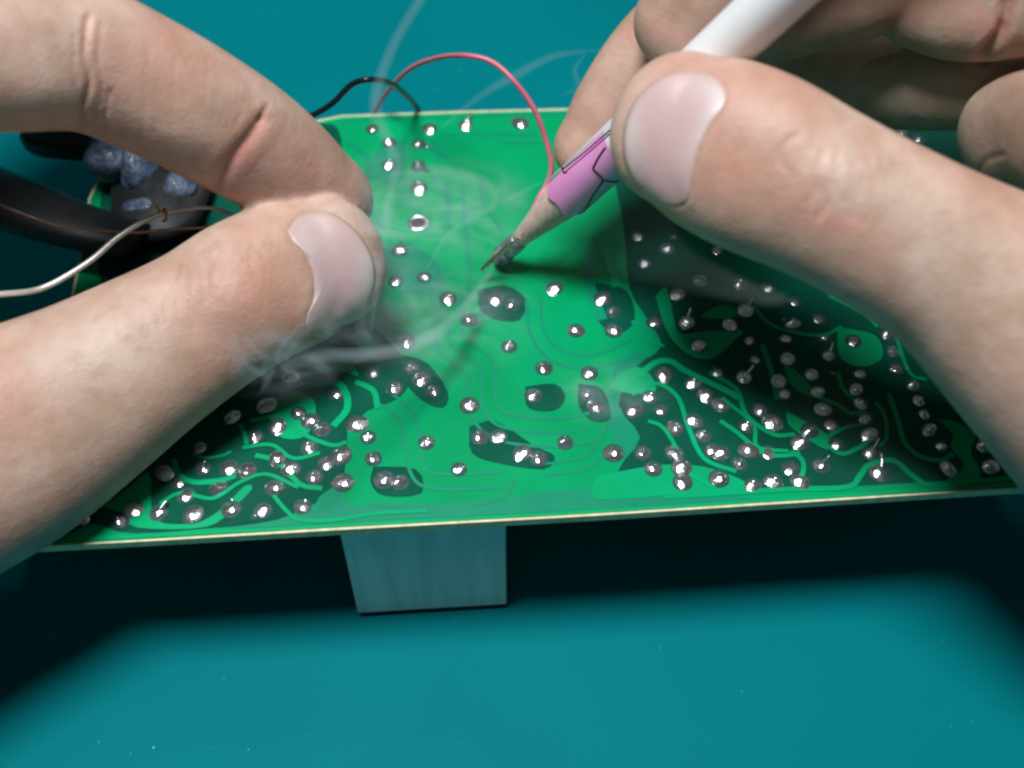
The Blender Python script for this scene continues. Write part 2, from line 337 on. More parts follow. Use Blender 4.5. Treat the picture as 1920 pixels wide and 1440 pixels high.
JM = [joint_mesh('solder_joint', dome(.92, .68, .2)), joint_mesh('solder_joint', dome(1.05, .58), wob=.14),
      joint_mesh('solder_joint', dome(1.0, .6), [(0, 0, .4), (.5, .1, .8), (1.2, .3, 1.0), (2.1, .7, 1.1)]),
      joint_mesh('solder_joint', dome(.95, .65), [(0, 0, .5), (.1, .3, 1.2), (.3, .6, 2.2)]),
      joint_mesh('solder_joint', dome(.85, .3), wob=.12)]
pad_me = bpy.data.meshes.new('solder_pad')
vv, ff = prism([(1.45 * math.cos(a), 1.45 * math.sin(a)) for a in np.linspace(0, 2 * math.pi, 20, endpoint=False)], 0, 0.13)
pad_me.from_pydata([tuple(np.array(v) * MM) for v in vv], [], ff); pad_me.materials.append(M['pad'])
def joint(px, py, k, s=1.0, rot=None):
    P = B(px, py, BT + 0.02)
    j = bpy.data.objects.new('solder_joint', JM[k]); COL.objects.link(j); place(j, P, board)
    j.rotation_euler = (0, 0, math.radians(rot) if rot is not None else random.uniform(0, 6.28)); j.scale = (s * random.uniform(.8, 1.2), s * random.uniform(.95, 1.4), s * random.uniform(.8, 1.25))
    p = bpy.data.objects.new('solder_pad', pad_me); COL.objects.link(p); place(p, P, board)
    p.scale = (s * .98, s * .98, .8); p.rotation_euler = (0, 0, random.uniform(0, 6))
J = [(698, 242, 4), (805, 241, 1), (730, 268, 0), (785, 270, 0), (730, 310, 0), (785, 312, 0), (785, 352, 1), (873, 234, 2), (975, 231, 1), (750, 470, 3), (795, 520, 0), (742, 528, 4),
     (157, 972, 0), (298, 962, 2), (363, 965, 1), (433, 955, 3), (493, 958, 1), (567, 950, 3), (308, 887, 1), (380, 878, 3), (375, 840, 4), (430, 878, 1), (436, 782, 0), (545, 707, 1), (632, 740, 4), (740, 728, 0), (640, 855, 1), (643, 905, 1), (464, 882, 0),
     (1195, 445, 4), (1250, 468, 4), (1208, 495, 4), (1270, 553, 1), (1312, 527, 0), (1387, 535, 0), (1398, 582, 2), (1288, 605, 3), (1368, 610, 1), (1310, 648, 1), (1227, 605, 4), (1490, 568, 4), (1535, 600, 4), (1487, 608, 0), (1473, 636, 4), (1405, 640, 4), (1415, 675, 4), (1545, 634, 4), (1663, 628, 0), (1675, 660, 0), (1680, 692, 4),
     (1477, 673, 1), (1553, 667, 2), (1395, 708, 2), (1245, 703, 1), (1522, 703, 1), (1533, 735, 1), (1543, 768, 1), (1557, 798, 4), (1605, 730, 0), (1612, 758, 0), (1622, 786, 0), (1630, 815, 1), (1612, 702, 4), (1568, 835, 4), (1540, 873, 3), (1632, 850, 2), (1648, 888, 2),
     (1712, 724, 0), (1722, 752, 0), (1733, 778, 0), (1743, 806, 0), (1764, 838, 4), (1778, 880, 1), (1780, 697, 0), (1800, 725, 4), (1815, 765, 4), (1832, 802, 4), (1868, 792, 0), (1843, 838, 2), (1858, 876, 1), (1482, 880, 4), (1264, 850, 1), (1264, 803, 0), (1278, 878, 1), (1280, 905, 1), (1412, 912, 0),
     (840, 560, 1), (880, 600, 0), (1000, 742, 1), (1080, 620, 1), (700, 700, 4), (955, 650, 0), (1105, 700, 1), (1150, 620, 0), (880, 760, 1), (800, 830, 0), (1020, 690, 0), (760, 640, 1), (1150, 850, 1), (1060, 830, 0), (935, 820, 4), (520, 800, 1), (580, 840, 0), (520, 860, 1), (700, 860, 0), (1350, 760, 1), (1400, 800, 0), (1350, 850, 1), (1440, 850, 4),
     (1190, 770, 1), (1218, 745, 0), (1240, 770, 4), (1300, 720, 0), (1322, 742, 1), (1345, 700, 4), (1300, 790, 1), (1318, 818, 0), (1336, 846, 1), (1385, 870, 0), (1405, 845, 1), (1425, 770, 0), (1448, 792, 1), (1470, 740, 4), (1460, 715, 1), (1205, 850, 0), (1225, 880, 1), (1500, 830, 1), (1518, 808, 0), (1348, 898, 1), (1450, 905, 0), (1500, 905, 1),
     (560, 775, 0), (582, 790, 1), (604, 806, 0), (500, 760, 1), (480, 820, 0), (545, 880, 1), (590, 895, 0), (612, 870, 1), (670, 795, 1), (690, 820, 0), (350, 930, 4), (250, 955, 1), (225, 978, 0), (335, 905, 4), (410, 915, 0), (515, 915, 1),
     (770, 690, 0), (790, 712, 1), (812, 734, 0), (930, 560, 1), (960, 572, 0), (1040, 540, 1), (1130, 560, 1), (1150, 585, 0), (900, 820, 0), (980, 850, 1), (1010, 860, 0), (1100, 740, 0), (1118, 762, 1), (860, 880, 4), (720, 900, 1), (750, 905, 0),
     (240, 468, 1), (1722, 262, 0), (1735, 285, 4), (1690, 250, 4), (1650, 262, 1), (1560, 190, 4), (1960, 880, 1), (1940, 820, 0), (1900, 700, 0), (1600, 640, 4), (1440, 540, 4), (1345, 470, 4)]
for px, py, k in J:
    joint(px, py, k, {0: .95, 1: 1.05, 2: 1.05, 3: 1.0, 4: .9}[k] * random.uniform(.9, 1.1), {2: random.uniform(10, 60), 3: random.uniform(-60, 0)}.get(k))
for px, py in ((801, 276), (800, 320), (1262, 446), (350, 975), (478, 968), (444, 878), (1470, 600), (1560, 700), (1340, 690), (1672, 640), (1788, 702), (1700, 690)):
    joint(px, py, 4, .4)
# large plated hole
P = B(785, 420); a = np.linspace(0, 2 * math.pi, 24, endpoint=False)
obj('hole_ring', *tube(np.array([P + (1.55 * math.cos(t), 1.55 * math.sin(t), .1) for t in np.append(a, a[:1])]), .45, 8, 1), M['solder'], board)
obj('hole_core', *prism([P[:2] + (1.2 * math.cos(t), 1.2 * math.sin(t)) for t in a], BT - .01, BT + .12), M['hole'], board, smooth=False)
# black nicks on the front edge
for x0, x1, yy in ((538, 580, 1001), (606, 636, 996), (1072, 1108, 971)):
    p = np.array([Z(x0, yy, BT - 1.2), Z((x0 + x1) / 2, yy - 4, BT - 1.0), Z(x1, yy - 2, BT - 1.2)]) + np.array([0, .2, 0])
    obj('edge_nick', *tube(p, [.45, .85, .4], 10, 6), M['hole'], board)

# parts soldered to the underside, seen in the dark gap
def box_between(name, pA, pB, depth, ztop, zbot, m, parent, bev=0.4):
    A, Bp = np.array(pA)[:2], np.array(pB)[:2]; t = nrm(Bp - A); n = np.array([-t[1], t[0]]); d = depth
    pts = [A + t * bev, Bp - t * bev, Bp + n * bev, Bp + n * d, A + n * d, A + n * bev]
    return obj(name, *prism(pts, zbot, ztop, 0), m, parent, smooth=False)
fa, fb = Z(636, 1000, BT - 1.6), Z(949, 982, BT - 1.6)
nvec = np.array([fa[1] - fb[1], fb[0] - fa[0]]); nvec = nvec / np.linalg.norm(nvec)
sh = np.array([*nvec * 0.3, 0])
blk = box_between('metal_block', fa + sh, fb + sh, 20, BT - 1.58, MAT + 1.7, M['block'], None, 0.25)
blk['label'] = 'grey metal block standing on the teal mat under the front edge of the circuit board'; blk['category'] = 'metal block'
contact_shade = box_between('contact_shadow', fa + sh + (.4, .5, 0), fb + sh + (-.4, .5, 0), 19, MAT + 1.68, MAT + 0.02, M['black'], blk, 0.2)  # added black slab standing in for the contact shadow under the block
c1, c2 = Z(200, 1010, BT - 1.7), Z(560, 1000, BT - 1.7)
box_between('chip', c1 + (0, 14, 0), c2 + (0, 14, 0), 30, BT - 1.6, 9, M['black'], board)
c1, c2 = Z(1150, 960, BT - 1.7), Z(1750, 930, BT - 1.7)
box_between('chip', c1 + (0, 12, 0), c2 + (0, 12, 0), 40, BT - 1.6, 10, M['black'], board)

# ---------------------------------------------------------------- hands
def loft(st, seg=44, sub=10, cap0=None, cap1=None, pw=2.0):
    """st: (px, py, depth, halfwidth px, thickness ratio). Sections face the photograph's viewpoint."""
    st = [tuple(s) + (1.0,) * (5 - len(s)) for s in st]
    A = np.array([[*D(s[0], s[1], s[2]), s[3] / F * s[2], s[4]] for s in st]); C = catmull(A, sub)
    P, r, th = C[:, :3], C[:, 3], C[:, 4]; T = np.gradient(P, axis=0)
    rows = []
    def frame(p, t):
        v = nrm(CAM - p); W = nrm(np.cross(t, v)); return W, np.cross(W, t)
    if cap0:
        t = nrm(T[0])
        for a in np.linspace(88, 8, 10): a = math.radians(a); rows.append((P[0] - t * r[0] * cap0 * math.sin(a), t, r[0] * math.cos(a), th[0]))
    for i in range(len(P)): rows.append((P[i], nrm(T[i]), r[i], th[i]))
    if cap1:
        t = nrm(T[-1])
        for a in np.linspace(8, 88, 12): a = math.radians(a); rows.append((P[-1] + t * r[-1] * cap1 * math.sin(a), t, r[-1] * math.cos(a) ** .9, th[-1]))
    V, Fc = [], []
    for p, t, rr, h in rows:
        W, N = frame(p, t)
        for k in range(seg):
            a = 2 * math.pi * k / seg; c, s = math.cos(a), math.sin(a)
            V.append(p + rr * (W * np.sign(c) * abs(c) ** (2 / pw) + N * h * np.sign(s) * abs(s) ** (2 / pw)))
    n = len(rows)
    for i in range(n - 1):
        for k in range(seg): Fc.append((i * seg + k, i * seg + (k + 1) % seg, (i + 1) * seg + (k + 1) % seg, (i + 1) * seg + k))
    Fc.append(tuple(range(seg))[::-1]); Fc.append(tuple((n - 1) * seg + k for k in range(seg)))
    return np.array(V), Fc

def seg_dist(px, py, path):
    """distance and signed side from points to a pixel polyline"""
    best = np.full(len(px), 1e9)
    for (x0, y0), (x1, y1) in zip(path[:-1], path[1:]):
        dx, dy = x1 - x0, y1 - y0; L = dx * dx + dy * dy; t = np.clip(((px - x0) * dx + (py - y0) * dy) / L, 0, 1)
        best = np.minimum(best, np.hypot(px - x0 - t * dx, py - y0 - t * dy))
    return best
def smooth_path(L, n=8): return [tuple(p) for p in catmull(np.array(L, float), n)]
def in_poly(px, py, L):
    ins = np.zeros(len(px), bool); n = len(L)
    for i in range(n):
        (x0, y0), (x1, y1) = L[i], L[(i + 1) % n]
        if y0 == y1: continue
        c = ((y0 > py) != (y1 > py)) & (px < (x1 - x0) * (py - y0) / (y1 - y0) + x0); ins ^= c
    return ins

def build_hand(label, lofts, creases, tints, nails, voxel=0.55, smooth_it=6, bumps=()):
    V, Fc = [], []; o = 0
    for v, f in lofts:
        V.append(v); Fc += [tuple(i + o for i in q) for q in f]; o += len(v)
    V = np.vstack(V); org = np.array([*V.mean(0)[:2], V[:, 2].min()])
    me = bpy.data.meshes.new('tmp'); me.from_pydata([tuple(p) for p in V], [], Fc)
    bm = bmesh.new(); bm.from_mesh(me); bmesh.ops.recalc_face_normals(bm, faces=bm.faces); bm.to_mesh(me); bm.free()
    t = bpy.data.objects.new('tmp', me); COL.objects.link(t)
    md = t.modifiers.new('r', 'REMESH'); md.mode = 'VOXEL'; md.voxel_size = voxel
    ms = t.modifiers.new('s', 'SMOOTH'); ms.iterations = smooth_it; ms.factor = 0.5
    ev = t.evaluated_get(bpy.context.evaluated_depsgraph_get()); m2 = ev.to_mesh(); n = len(m2.vertices)
    co = np.empty(n * 3); m2.vertices.foreach_get('co', co); co = co.reshape(-1, 3)
    no = np.array([v.normal[:] for v in m2.vertices])
    polys = [tuple(p.vertices) for p in m2.polygons]; ev.to_mesh_clear(); bpy.data.objects.remove(t)
    q = co - CAM; dep = q @ FW; px = CX + F * (q @ RT) / dep; py = CY - F * (q @ UP) / dep
    face = np.clip(-(no * (q / np.linalg.norm(q, axis=1)[:, None])).sum(1) * 2, 0, 1)        # surface on the near side of the finger
    disp = np.zeros(n)
    for path, wd, amt, dmin, dmax in creases:                        # furrows (amt in mm)
        d = seg_dist(px, py, smooth_path(path)); ok = (dep > dmin) & (dep < dmax)
        disp -= ok * face * amt * np.exp(-(d / wd) ** 2); disp += ok * face * amt * .14 * (np.exp(-((d - 2.6 * wd) / wd) ** 2))
    for (x, y, rx, ry, ang, amt, dmin, dmax) in bumps:
        c, s = math.cos(math.radians(ang)), math.sin(math.radians(ang)); u = ((px - x) * c + (py - y) * s) / rx; w_ = (-(px - x) * s + (py - y) * c) / ry
        disp += ((dep > dmin) & (dep < dmax)) * face * amt * np.exp(-(u * u + w_ * w_))
    for nl in nails:                                                  # nail bed: sunk, with a raised fold round it
        L = smooth_path(nl['outline'] + nl['outline'][:1]); ok = (dep > nl['d'][0]) & (dep < nl['d'][1]); d = seg_dist(px, py, L); ins = in_poly(px, py, L[:-1])
        df = seg_dist(px, py, smooth_path(nl['fold']))
        disp -= ok * face * ins * 0.40 * np.clip(d / 50, 0, 1)
        disp += ok * face * (~ins) * 0.16 * np.exp(-((df - 8) / 11) ** 2)
    co2 = co + no * disp[:, None]
    ob = obj('hand', co2, polys, M['skin'], label=label, cat='hand', origin=org)
    tint = np.zeros((n, 4)); tint[:, 3] = 1
    for path, wd, amt, dmin, dmax in creases:                        # redder folds; the tint also darkens them as painted crease shade
        d = seg_dist(px, py, smooth_path(path)); tint[:, 0] += ((dep > dmin) & (dep < dmax)) * min(.3, amt * .9) * np.exp(-(d / (wd * 1.6)) ** 2)
    for ch, x, y, rx, ry, ang, amt, dmin, dmax in tints:
        c, s = math.cos(math.radians(ang)), math.sin(math.radians(ang)); u = ((px - x) * c + (py - y) * s) / rx; w_ = (-(px - x) * s + (py - y) * c) / ry
        tint[:, ch] += ((dep > dmin) & (dep < dmax)) * amt * np.exp(-(u * u + w_ * w_))
    at = ob.data.color_attributes.new('tint', 'FLOAT_COLOR', 'POINT'); at.data.foreach_set('color', np.clip(tint, 0, 1).astype('f4').ravel())
    bv = BVHTree.FromPolygons([Vector(p) for p in co2], polys)
    for nl in nails:
        draped(nl['name'], smooth_path(nl['outline'] + nl['outline'][:1], 6)[:-1], bv, 0.02, M['nail'], ob, dome=nl.get('dome', 0.42), tints=nl.get('tints', ()), thick=0.5)
    return ob, bv

def hit(bv, px, py, dflt=None):
    r = bv.ray_cast(Vector(CAM), Vector(nrm(ray(px, py))))
    return (np.array(r[0]), np.array(r[1])) if r[0] is not None else (None, None)
def draped(name, L, bv, off, m, parent, dome=0.0, tints=(), thick=0.3, rings=12, label=None):
    """plate with thickness lying on a surface, outline given as seen by the camera"""
    L = np.array(L, float); c = L.mean(0); n = len(L); V, Nn, PX = [], [], []
    for k in range(rings + 1):
        f = k / rings
        for p in (L if k else [c]):
            q = c + (p - c) * f; h, nn = hit(bv, *q)
            if h is None: h, nn = (V[-1], Nn[-1])
            e = 1 - f ** 4
            V.append(h - 0 * nn + nn * 0); Nn.append(nn); PX.append((*q, e))
    V = np.array(V); Nn = np.array(Nn); PX = np.array(PX)
    # even out normals and surface
    av = nrm(Nn.mean(0)); Nn = np.array([nrm(a * .5 + av * .5) for a in Nn])
    top = V + Nn * (off * np.clip(PX[:, 2:3] * 3, 0.15, 1) + dome * PX[:, 2:3]); bot = V - Nn * thick
    Fc = [(0, 1 + i, 1 + (i + 1) % n) for i in range(n)]
    for k in range(1, rings):
        a, b = 1 + (k - 1) * n, 1 + k * n
        for i in range(n): Fc.append((a + i, b + i, b + (i + 1) % n, a + (i + 1) % n))
    T = len(V); F2 = [tuple(j + T for j in f[::-1]) for f in Fc]; a = 1 + (rings - 1) * n
    F3 = [(a + i, a + T + i, a + T + (i + 1) % n, a + (i + 1) % n) for i in range(n)]
    ob = obj(name, np.vstack([top, bot]), Fc + F2 + F3, m, parent, label=label)
    if tints:
        px, py = np.tile(PX[:, 0], 2), np.tile(PX[:, 1], 2); tint = np.zeros((len(px), 4)); tint[:, 3] = 1
        for ch, x, y, rx, ry, ang, amt in tints:
            cc, s = math.cos(math.radians(ang)), math.sin(math.radians(ang)); u = ((px - x) * cc + (py - y) * s) / rx; w_ = (-(px - x) * s + (py - y) * cc) / ry
            tint[:, ch] += amt * np.exp(-(u * u + w_ * w_))
        tint[:, 2] = np.tile(np.clip(1 - PX[:, 2] / .42, 0, 1), 2) * .95
        at = ob.data.color_attributes.new('tint', 'FLOAT_COLOR', 'POINT'); at.data.foreach_set('color', np.clip(tint, 0, 1).astype('f4').ravel())
    return ob

# left hand: thumb over index finger, pinching the wires
lt = loft([(-420, 980, 168, 330, .8), (-200, 900, 172, 260, .8), (0, 826, 176, 217, .8), (140, 752, 179, 184, .82), (270, 672, 181, 158, .82), (380, 605, 183, 143, .8), (470, 548, 184, 142, .78), (560, 508, 186.5, 138, .72), (610, 492, 187.5, 124, .68)], cap0=.6, cap1=.92, pw=2.15)
li = loft([(-420, 40, 150, 190, .9), (-220, 78, 157, 168, .9), (0, 96, 164, 150, .92), (150, 108, 170, 138, .95), (260, 152, 174, 130, .95), (360, 203, 178, 124, .95), (460, 262, 183, 116, .9), (540, 318, 188, 104, .88), (600, 362, 192, 88, .85)], cap0=.6, cap1=1.25, pw=2.1)
lp = loft([(-380, -60, 150, 190, .7), (-700, 300, 148, 400, .5), (-860, 640, 150, 400, .5), (-980, 900, 150, 300, .6), (-1500, 1400, 150, 260, .8)], cap0=.6, cap1=.1)
lm = loft([(-430, -30, 158, 150), (-200, -170, 170, 138), (60, -190, 182, 128), (240, -170, 190, 118), (330, -140, 196, 100)], cap0=.6, cap1=1)
lr = loft([(-480, -100, 160, 140), (-300, -330, 174, 130), (0, -380, 186, 120), (190, -330, 194, 100)], cap0=.6, cap1=1)
ll = loft([(-560, -150, 160, 120), (-460, -430, 174, 110), (-240, -520, 184, 100), (-80, -490, 190, 82)], cap0=.6, cap1=1)
lcre = [([(165, 30), (158, 100), (168, 150), (152, 200), (150, 236)], 5, .45, 0, 178), ([(190, 45), (184, 110), (192, 160), (178, 225)], 3.5, .22, 0, 180), ([(142, 60), (138, 120), (146, 180)], 3, .18, 0, 180), ([(205, 170), (196, 215), (200, 245)], 4, .3, 0, 180),
        ([(490, 225), (470, 255), (440, 290), (418, 325), (400, 352)], 11, .6, 0, 195), ([(500, 200), (488, 225)], 4, .3, 0, 195),
        ([(455, 210), (440, 240)], 3, .12, 0, 195), ([(330, 110), (322, 200), (328, 270)], 3, .1, 0, 190),
        ([(390, 118), (384, 200)], 3, .08, 0, 190), ([(280, 90), (272, 180), (268, 280)], 4, .1, 0, 190)]
for k in range(26):                                                   # fine knuckle lines on the thumb
    x = 270 + k * 8.6 + random.uniform(-3, 3); y = 500 + (k % 4) * 6 - k * 2; L_ = random.uniform(60, 130)
    lcre.append(([(x, y), (x + random.uniform(-8, 5), y + L_ * .5), (x + random.uniform(-14, 6), y + L_)], random.uniform(2.2, 3.4), random.uniform(.07, .17), 0, 190))
lnail = dict(name='thumb_nail', d=(0, 195),
             outline=[(538, 432), (562, 404), (612, 396), (660, 424), (694, 470), (705, 520), (694, 566), (664, 606), (622, 634), (584, 628), (574, 600), (587, 562), (588, 520), (572, 480), (548, 452)],
             fold=[(600, 396), (556, 402), (535, 428), (548, 456), (572, 484), (588, 522), (586, 562), (572, 602), (574, 622)],
             tints=[(1, 700, 520, 30, 130, 0, .9), (0, 640, 520, 45, 70, 0, .35), (1, 575, 460, 25, 40, 0, .4)])
ltint = [(0, 560, 330, 130, 70, 30, .35, 0, 999), (0, 500, 540, 80, 70, 20, .30, 0, 190), (2, 520, 545, 70, 90, 0, .35, 0, 190), (0, 550, 602, 14, 16, 0, .8, 0, 190), (0, 380, 600, 90, 60, -30, .14, 0, 999),
         (1, 180, 700, 130, 90, -30, .35, 0, 999), (1, 90, 130, 150, 100, 0, .2, 0, 999), (1, 640, 400, 90, 30, 25, .5, 0, 999), (2, 250, 760, 200, 40, -35, .2, 0, 999), (0, 440, 300, 40, 60, 30, .3, 0, 999)]
lhand, lbv = build_hand('left hand pinching bare wires between thumb and index finger over the circuit board', [lt, li, lp, lm, lr, ll], lcre, ltint, [lnail],
                        bumps=[(640, 365, 90, 45, 25, .5, 0, 999), (355, 255, 90, 40, 25, .5, 0, 999), (430, 560, 70, 60, 0, .7, 0, 190), (80, 180, 90, 60, 0, .6, 0, 999)])

# right hand: thumb in front of the pencil, index and middle behind it, two curled fingers
rt = loft([(2500, 940, 160, 400, .7), (2200, 765, 160, 320, .78), (1960, 612, 160, 232, .84), (1800, 505, 160, 176, .86), (1660, 426, 160, 160, .86), (1540, 364, 161, 161, .84), (1428, 310, 162, 170, .78), (1340, 270, 163.5, 164, .72), (1280, 244, 165, 146, .68)], cap0=.5, cap1=.93, pw=2.15)
ri = loft([(2250, -420, 160, 230, .9), (1900, -430, 158, 170, .9), (1620, -330, 162, 140, .95), (1440, -170, 168, 125, .95), (1335, -30, 173, 112, .95), (1285, 44, 176, 98, .9)], cap0=.6, cap1=.95)
rm = loft([(2300, -260, 168, 220, .9), (1950, -180, 176, 130, .9), (1700, -60, 180, 105, .95), (1480, 8, 184, 100, .95), (1330, 40, 187, 104, .9), (1235, 110, 190, 98, .85), (1150, 215, 193, 84, .8), (1110, 265, 194, 66, .8)], cap0=.6, cap1=1.2)
rr = loft([(2300, -160, 172, 220), (2050, -60, 172, 120), (1960, 0, 174, 100), (1820, 22, 177, 92), (1740, 12, 181, 84), (1680, -6, 185, 70)], cap0=.6, cap1=.9)
rl = loft([(2350, 100, 172, 250), (2080, 110, 180, 150), (1940, 130, 186, 110), (1800, 160, 190, 84), (1680, 150, 199, 92), (1560, 130, 203, 96), (1440, 100, 207, 90)], cap0=.6, cap1=.95)
rl2 = loft([(2300, 300, 166, 250), (2060, 285, 170, 120), (1945, 242, 177, 112), (1898, 250, 180, 104)], cap0=.6, cap1=.9)
rb = loft([(1530, -560, 150, 250, .3), (1800, -560, 149, 330, .3), (2200, -500, 147, 380, .35), (2600, -400, 145, 380, .4)], cap0=.5, cap1=.5)
rp = loft([(2250, -300, 160, 300, .6), (2450, 100, 155, 420, .5), (2600, 500, 148, 450, .5), (2900, 900, 140, 300, .6), (3400, 1500, 135, 260, .8)], cap0=.6, cap1=.1)
rcre = [([(1900, -30), (1888, 20), (1876, 62), (1845, 104)], 9, 1.4, 0, 300), ([(1545, 285), (1530, 330), (1548, 380), (1535, 410)], 5, .22, 0, 172), ([(1572, 275), (1566, 330), (1582, 380)], 4, .2, 0, 172), ([(1488, 330), (1462, 300), (1470, 270), (1500, 250)], 5, .18, 0, 172), ([(1608, 260), (1632, 310), (1636, 370), (1620, 420)], 4, .18, 0, 172), ([(1880, 60), (1866, 30), (1880, 0)], 5, .3, 0, 300), ([(1880, 290), (1850, 300), (1835, 320)], 4, .3, 0, 300)]
for k in range(15):
    x = 1512 + random.uniform(0, 105); y = 270 + random.uniform(0, 110); L_ = random.uniform(25, 60)
    rcre.append(([(x, y), (x + random.uniform(0, 12), y + L_ * .5), (x + random.uniform(-4, 10), y + L_)], random.uniform(2.4, 4), random.uniform(.06, .16), 0, 172))
for k in range(6):
    y = 330 + k * 13; rcre.append(([(1450 + k * 6, y), (1500 + k * 5, y + 8), (1560, y + 26)], 3, .07, 0, 172))
rnail = dict(name='thumb_nail', d=(0, 175),
             outline=[(1300, 133), (1335, 140), (1362, 170), (1358, 200), (1330, 240), (1308, 290), (1297, 340), (1288, 380), (1252, 390), (1200, 358), (1172, 310), (1168, 250), (1186, 195), (1222, 155), (1262, 136)],
             fold=[(1300, 130), (1338, 138), (1366, 170), (1360, 202), (1332, 242), (1310, 292), (1299, 340), (1292, 372)],
             tints=[(1, 1172, 255, 26, 120, 0, .9), (0, 1240, 260, 50, 70, 0, .5), (0, 1250, 345, 40, 40, 0, .35), (1, 1325, 240, 16, 60, 25, .5), (1, 1340, 170, 30, 25, 0, .5)])
rtint = [(0, 1375, 330, 50, 60, 0, .35, 0, 175), (2, 1400, 300, 110, 90, 0, .25, 0, 175), (0, 1560, 420, 70, 26, 10, .55, 0, 175), (1, 1560, 330, 60, 70, 0, .35, 0, 175), (1, 1220, 150, 80, 50, -30, .5, 0, 175), (0, 1480, 370, 60, 40, 0, .2, 0, 175),
         (1, 1160, 280, 25, 80, 0, .5, 0, 175), (0, 1300, 60, 80, 80, 0, .3, 170, 300), (0, 1100, 210, 60, 60, 0, .25, 180, 300), (0, 1880, 10, 60, 60, 0, .5, 170, 300), (0, 1700, 20, 60, 30, 0, .2, 170, 300), (1, 1750, 480, 120, 80, 30, .2, 0, 175)]
rhand, rbv = build_hand('right hand gripping a white and pink pencil with thumb in front of it', [rt, ri, rm, rr, rl, rl2, rp, rb], rcre, rtint, [rnail],
                        bumps=[(1560, 330, 70, 60, 0, .7, 0, 175), (1420, 300, 60, 110, 20, -.25, 0, 175)])

# ---------------------------------------------------------------- pencil
def pencil_point(s):                                                 # s = px along the pencil in the photograph
    px = 930 + 525 / 718 * s; py = 490 - 490 / 718 * s
    inv = 0.004769 + s / 718 * 0.00156; return D(px, py, 1 / inv)
P0, P1 = pencil_point(0), pencil_point(718); AX = nrm(P1 - P0); R = 3.72
vq = CAM - P0; U = nrm(vq - AX * (vq @ AX)); Wd = np.cross(AX, U)     # U faces the lens
def lathe(prof, seg=48, o=P0, hexa=0.0, scallop=0.0):
    V, Fc = [], []
    for i, (r, l) in enumerate(prof):
        for k in range(seg):
            a = 2 * math.pi * k / seg; ll_ = l + (scallop * math.cos(6 * a) if i == 0 else 0)
            V.append(o + AX * ll_ + r * (math.cos(a) * U + math.sin(a) * Wd))
    n = len(prof)
    for i in range(n - 1):
        for k in range(seg): Fc.append((i * seg + k, i * seg + (k + 1) % seg, (i + 1) * seg + (k + 1) % seg, (i + 1) * seg + k))
    Fc.append(tuple(range(seg))[::-1]); Fc.append(tuple((n - 1) * seg + k for k in range(seg))); return np.array(V), Fc
pen = empty('pencil', P0, 'white pencil with pink print, tip sharpened to bare wood touching the circuit board', 'pencil')
def s_len(s): return (pencil_point(s) - P0) @ AX
LC = s_len(184)                                                      # where paint begins
barv, barf = lathe([(R - .25, LC), (R, LC + .3), (R, LC + 20), (R, LC + 60), (R, LC + 150), (R - .3, LC + 150.4)], scallop=.35)
obj('barrel', barv, barf, M['white'], pen)
conev, conef = lathe([(1.05, s_len(52)), (1.5, s_len(70)), (R - .35, LC - .3), (R - .3, LC + 1)])
obj('wood_cone', conev, conef, M['wood'], pen)
obj('lead', *lathe([(.25, .4), (.75, 2.0), (1.0, s_len(52)), (1.0, s_len(56))], 24), M['lead'], pen)
bbv = BVHTree.FromPolygons([Vector(p) for p in barv], barf)
def on_bar(L): return [q for q in L]
sg = 1 if (Wd @ UP) > 0 else -1
def bar_patch(name, l0, l1, lo, hi, m, off=.045, nl=24, na=20):
    """painted band on the barrel between two lengths; lo/hi give its angles (degrees)"""
    V, Fc = [], []
    for i in range(nl + 1):
        l = l0 + (l1 - l0) * i / nl; a0, a1 = np.interp(l, *lo), np.interp(l, *hi)
        for k in range(na + 1):
            a = math.radians(a0 + (a1 - a0) * k / na) * sg; sc = .35 * math.cos(6 * a) * max(0, 1 - i / 4)
            V.append(P0 + AX * (l + sc) + (R + off) * (math.cos(a) * U + math.sin(a) * Wd))
    for i in range(nl):
        for k in range(na): q = i * (na + 1) + k; Fc.append((q, q + 1, q + na + 2, q + na + 1))
    return obj(name, V, Fc, m, pen)
lA, lB, lC = s_len(185), s_len(245), s_len(330)
bar_patch('pink_print', LC - .02, lC, ([lA, lB, lB + 1, lC], [-78, -42, -42, -40]), ([lA, lC], [58, 58]), M['pink'])
bar_patch('pale_print', LC + .6, lC, ([lA, lC], [-100, -100]), ([lA, lB, lB + 1, lC], [-79, -44, -43, -42]), M['paleblue'], .03)
def ribbon(name, L, wd, m, off=0.08):
    p = smooth_path(L, 5); pts = []
    for q in p:
        h, nn = hit(bbv, *q)
        if h is not None: pts.append(h + nn * off)
    if len(pts) > 2: obj(name, *tube(pts, wd, 6, 1), m, pen)
ribbon('print_outline', [(1056, 318), (1100, 283), (1160, 230), (1200, 196)], .14, M['ink'], .02)
ribbon('print_outline', [(1060, 324), (1066, 318), (1110, 281), (1170, 227)], .12, M['ink'], .02)
ribbon('print_outline', [(1054, 314), (1058, 324), (1064, 322)], .16, M['ink'], .02)
ribbon('print_outline', [(1095, 396), (1112, 366), (1132, 337)], .17, M['ink'], .04)
ribbon('print_outline', [(1132, 337), (1122, 326), (1112, 316)], .17, M['ink'], .04)
ribbon('print_outline', [(1112, 316), (1122, 296), (1136, 276)], .17, M['ink'], .04)
ribbon('print_outline', [(1132, 337), (1148, 340), (1166, 338)], .17, M['ink'], .04)
